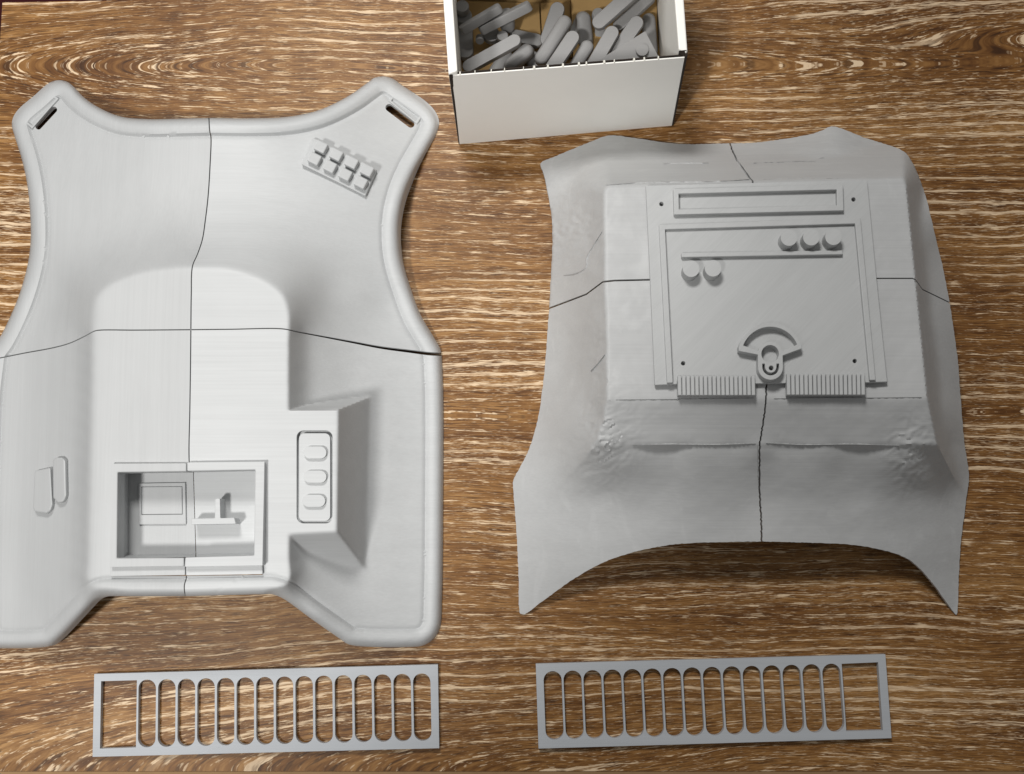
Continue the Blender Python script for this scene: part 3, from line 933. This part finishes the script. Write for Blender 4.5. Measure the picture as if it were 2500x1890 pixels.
def piece(p0, p1, wz, z0, z1, th, label, dome=False, roll=0.0, group='loose grey pieces in the box', name='inlay_piece', cat='printed part'):
    z0, z1 = 0.012 + (z0 - .018) * .8, 0.012 + (z1 - .018) * .8
    a_ = U(*X(*p0), z0); b_ = U(*X(*p1), z1)
    r = wz / 3.456 / 2 * K * (1 - z0 / 1.04)
    ax = b_ - a_
    Ln = np.linalg.norm(ax)
    disc = Ln < 0.004
    if disc: ax = np.array([1.0, 0, 0])
    else: ax = ax / Ln
    side = np.cross([0, 0, 1.0], ax); side /= np.linalg.norm(side)
    nn = np.cross(ax, side)
    side2 = side * math.cos(roll) + nn * math.sin(roll)
    nn2 = np.cross(ax, side2)
    loop = capsule((0, 0), (0 if disc else Ln, 1e-9 if disc else 0), r, 14)
    if disc: loop = circle(0, 0, r, 28)
    mesh_v = []; n = len(loop)
    rings = [(1.0, -th), (1.0, -0.0012), (1 - 0.0006 / r, 0.0)]
    if dome: rings = [(1.0, -th), (1.0, -th * .55), (0.94, -th * .3), (0.80, -th * .1), (0.55, 0.0)]
    mid = Ln / 2 if not disc else 0
    o0 = (a_ + b_) / 2
    for f_, dz_ in rings:
        for (lx, ly) in loop:
            # inset towards the spine of the capsule
            cx = min(max(lx, 0), 0 if disc else Ln)
            qx = cx + (lx - cx) * f_; qy = ly * f_
            mesh_v.append(a_ - o0 + ax * qx + side2 * qy + nn2 * dz_)
    fs = []
    for k in range(len(rings) - 1):
        for i in range(n):
            j = (i + 1) % n
            fs.append((k * n + i, k * n + j, (k + 1) * n + j, (k + 1) * n + i))
    fs.append(tuple(range(n))); fs.append(tuple((len(rings) - 1) * n + i for i in range(n)))
    o = mk(name, mesh_v, fs, M_PIECE_SHADED, None, 50)
    o.location = tuple(map(float, o0))
    return tag(o, label, cat, group)


# lowest layer first
piece((262, 250), (265, 430), 135, .020, .022, .006, 'flat grey capsule lying lowest along the box side, under the propped capsules')
piece((520, 590), (600, 460), 125, .022, .022, .007, 'domed grey capsule mostly hidden under the flat capsule at the box corner', True)
piece((860, 585), (830, 480), 120, .018, .018, .006, 'flat grey capsule almost buried behind the white front panel')
piece((1400, 250), (1390, 330), 110, .022, .020, .007, 'short domed grey capsule peeking out below a small disc', True)
piece((1215, 190), (1160, 330), 90, .024, .022, .006, 'flat grey capsule showing as a sliver between two domed capsules')
piece((690, 300), (865, 335), 120, .026, .022, .006, 'flat grey capsule lying crosswise beside the discs on the kraft floor')
piece((1815, 158), (1835, 420), 118, .036, .030, .008, 'domed grey capsule standing against the box side behind the angular plate', True)
piece((1265, 172), (1285, 350), 135, .040, .028, .009, 'domed grey capsule upright on the kraft floor at the middle of the heap', True)
piece((640, 540), (770, 425), 130, .030, .036, .008, 'stout domed grey capsule beside the corner capsule, against the front panel', True)
piece((250, 130), (250, 130), 145, .032, .032, .012, 'thick grey disc in the box corner beneath a smaller disc', name='round_piece')
piece((237, 50), (237, 50), 118, .046, .046, .010, 'small thick grey disc stacked on a larger disc', name='round_piece')
piece((385, 350), (385, 350), 75, .034, .034, .006, 'small grey disc standing nearly on edge beside the other discs', roll=1.0, name='round_piece')
piece((482, 285), (482, 285), 148, .034, .034, .006, 'large flat grey disc beside the short stubby capsule', name='round_piece')
piece((577, 300), (577, 300), 102, .040, .040, .007, 'small grey disc overlapping the large flat disc', name='round_piece')
piece((620, 195), (622, 250), 135, .044, .036, .012, 'short stubby grey capsule with domed top among the discs', True)
piece((1385, 112), (1385, 112), 110, .040, .040, .008, 'grey disc half hidden under the end of the highest capsule', name='round_piece')
piece((238, 215), (515, 50), 80, .050, .062, .007, 'grey capsule piece propped up against box side, shaded flank showing', roll=-0.75)
piece((395, 212), (765, 25), 72, .048, .066, .008, 'long grey capsule piece tipped on edge against the propped one', roll=-0.75)
piece((1038, 78), (955, 330), 130, .048, .040, .005, 'flat grey capsule reaching out over the kraft floor, behind the long domed capsule')
piece((1560, 205), (1810, -25), 110, .050, .058, .006, 'flat grey capsule tucked under the highest capsule of the heap')
piece((905, 482), (1095, 180), 128, .052, .060, .009, 'long domed grey capsule lying across the middle of the heap', True)
piece((1180, 570), (1288, 388), 120, .050, .054, .007, 'domed grey capsule wedged between two flat ones at the front panel', True)
piece((995, 570), (1165, 315), 126, .060, .064, .006, 'flat grey capsule leaning parallel against the long domed capsule')
piece((1540, 430), (1705, 193), 126, .054, .062, .005, 'flat grey capsule between the angular plate and the highest capsule')
piece((1330, 570), (1498, 275), 126, .060, .066, .005, 'flat grey capsule slanting along the long edge of the angular plate')
piece((292, 552), (675, 340), 116, .060, .068, .006, 'flat grey capsule piece lying on top, at the box corner by the discs')
piece((1392, 182), (1665, -60), 128, .066, .078, .006, 'flat grey capsule piece resting highest on the heap, over the kraft flaps')
# triangular plate with a disc on it
tp = [X(1780, 262), X(1900, 490), X(1870, 560), X(1300, 560), X(1350, 530)]
tzf = lambda x_, y_: 0.0515 + (1.0 - (np.asarray(y_) - 75) / 80) * 0.004
c0 = U(*X(1600, 450), 0.06)
tri = thing('corner_piece', 'flat angular grey printed plate with a round boss, in box corner', 'printed part', c0)
prism('sheet', [tp], tzf, 0.004, M_PIECE_SHADED, tri, 0.0004)
prism('boss', [circle(*X(1755, 418), 15.3, 28)], lambda x_, y_: tzf(x_, y_) + 0.003, 0.0032, M_PIECE_SHADED, tri, 0.0006)
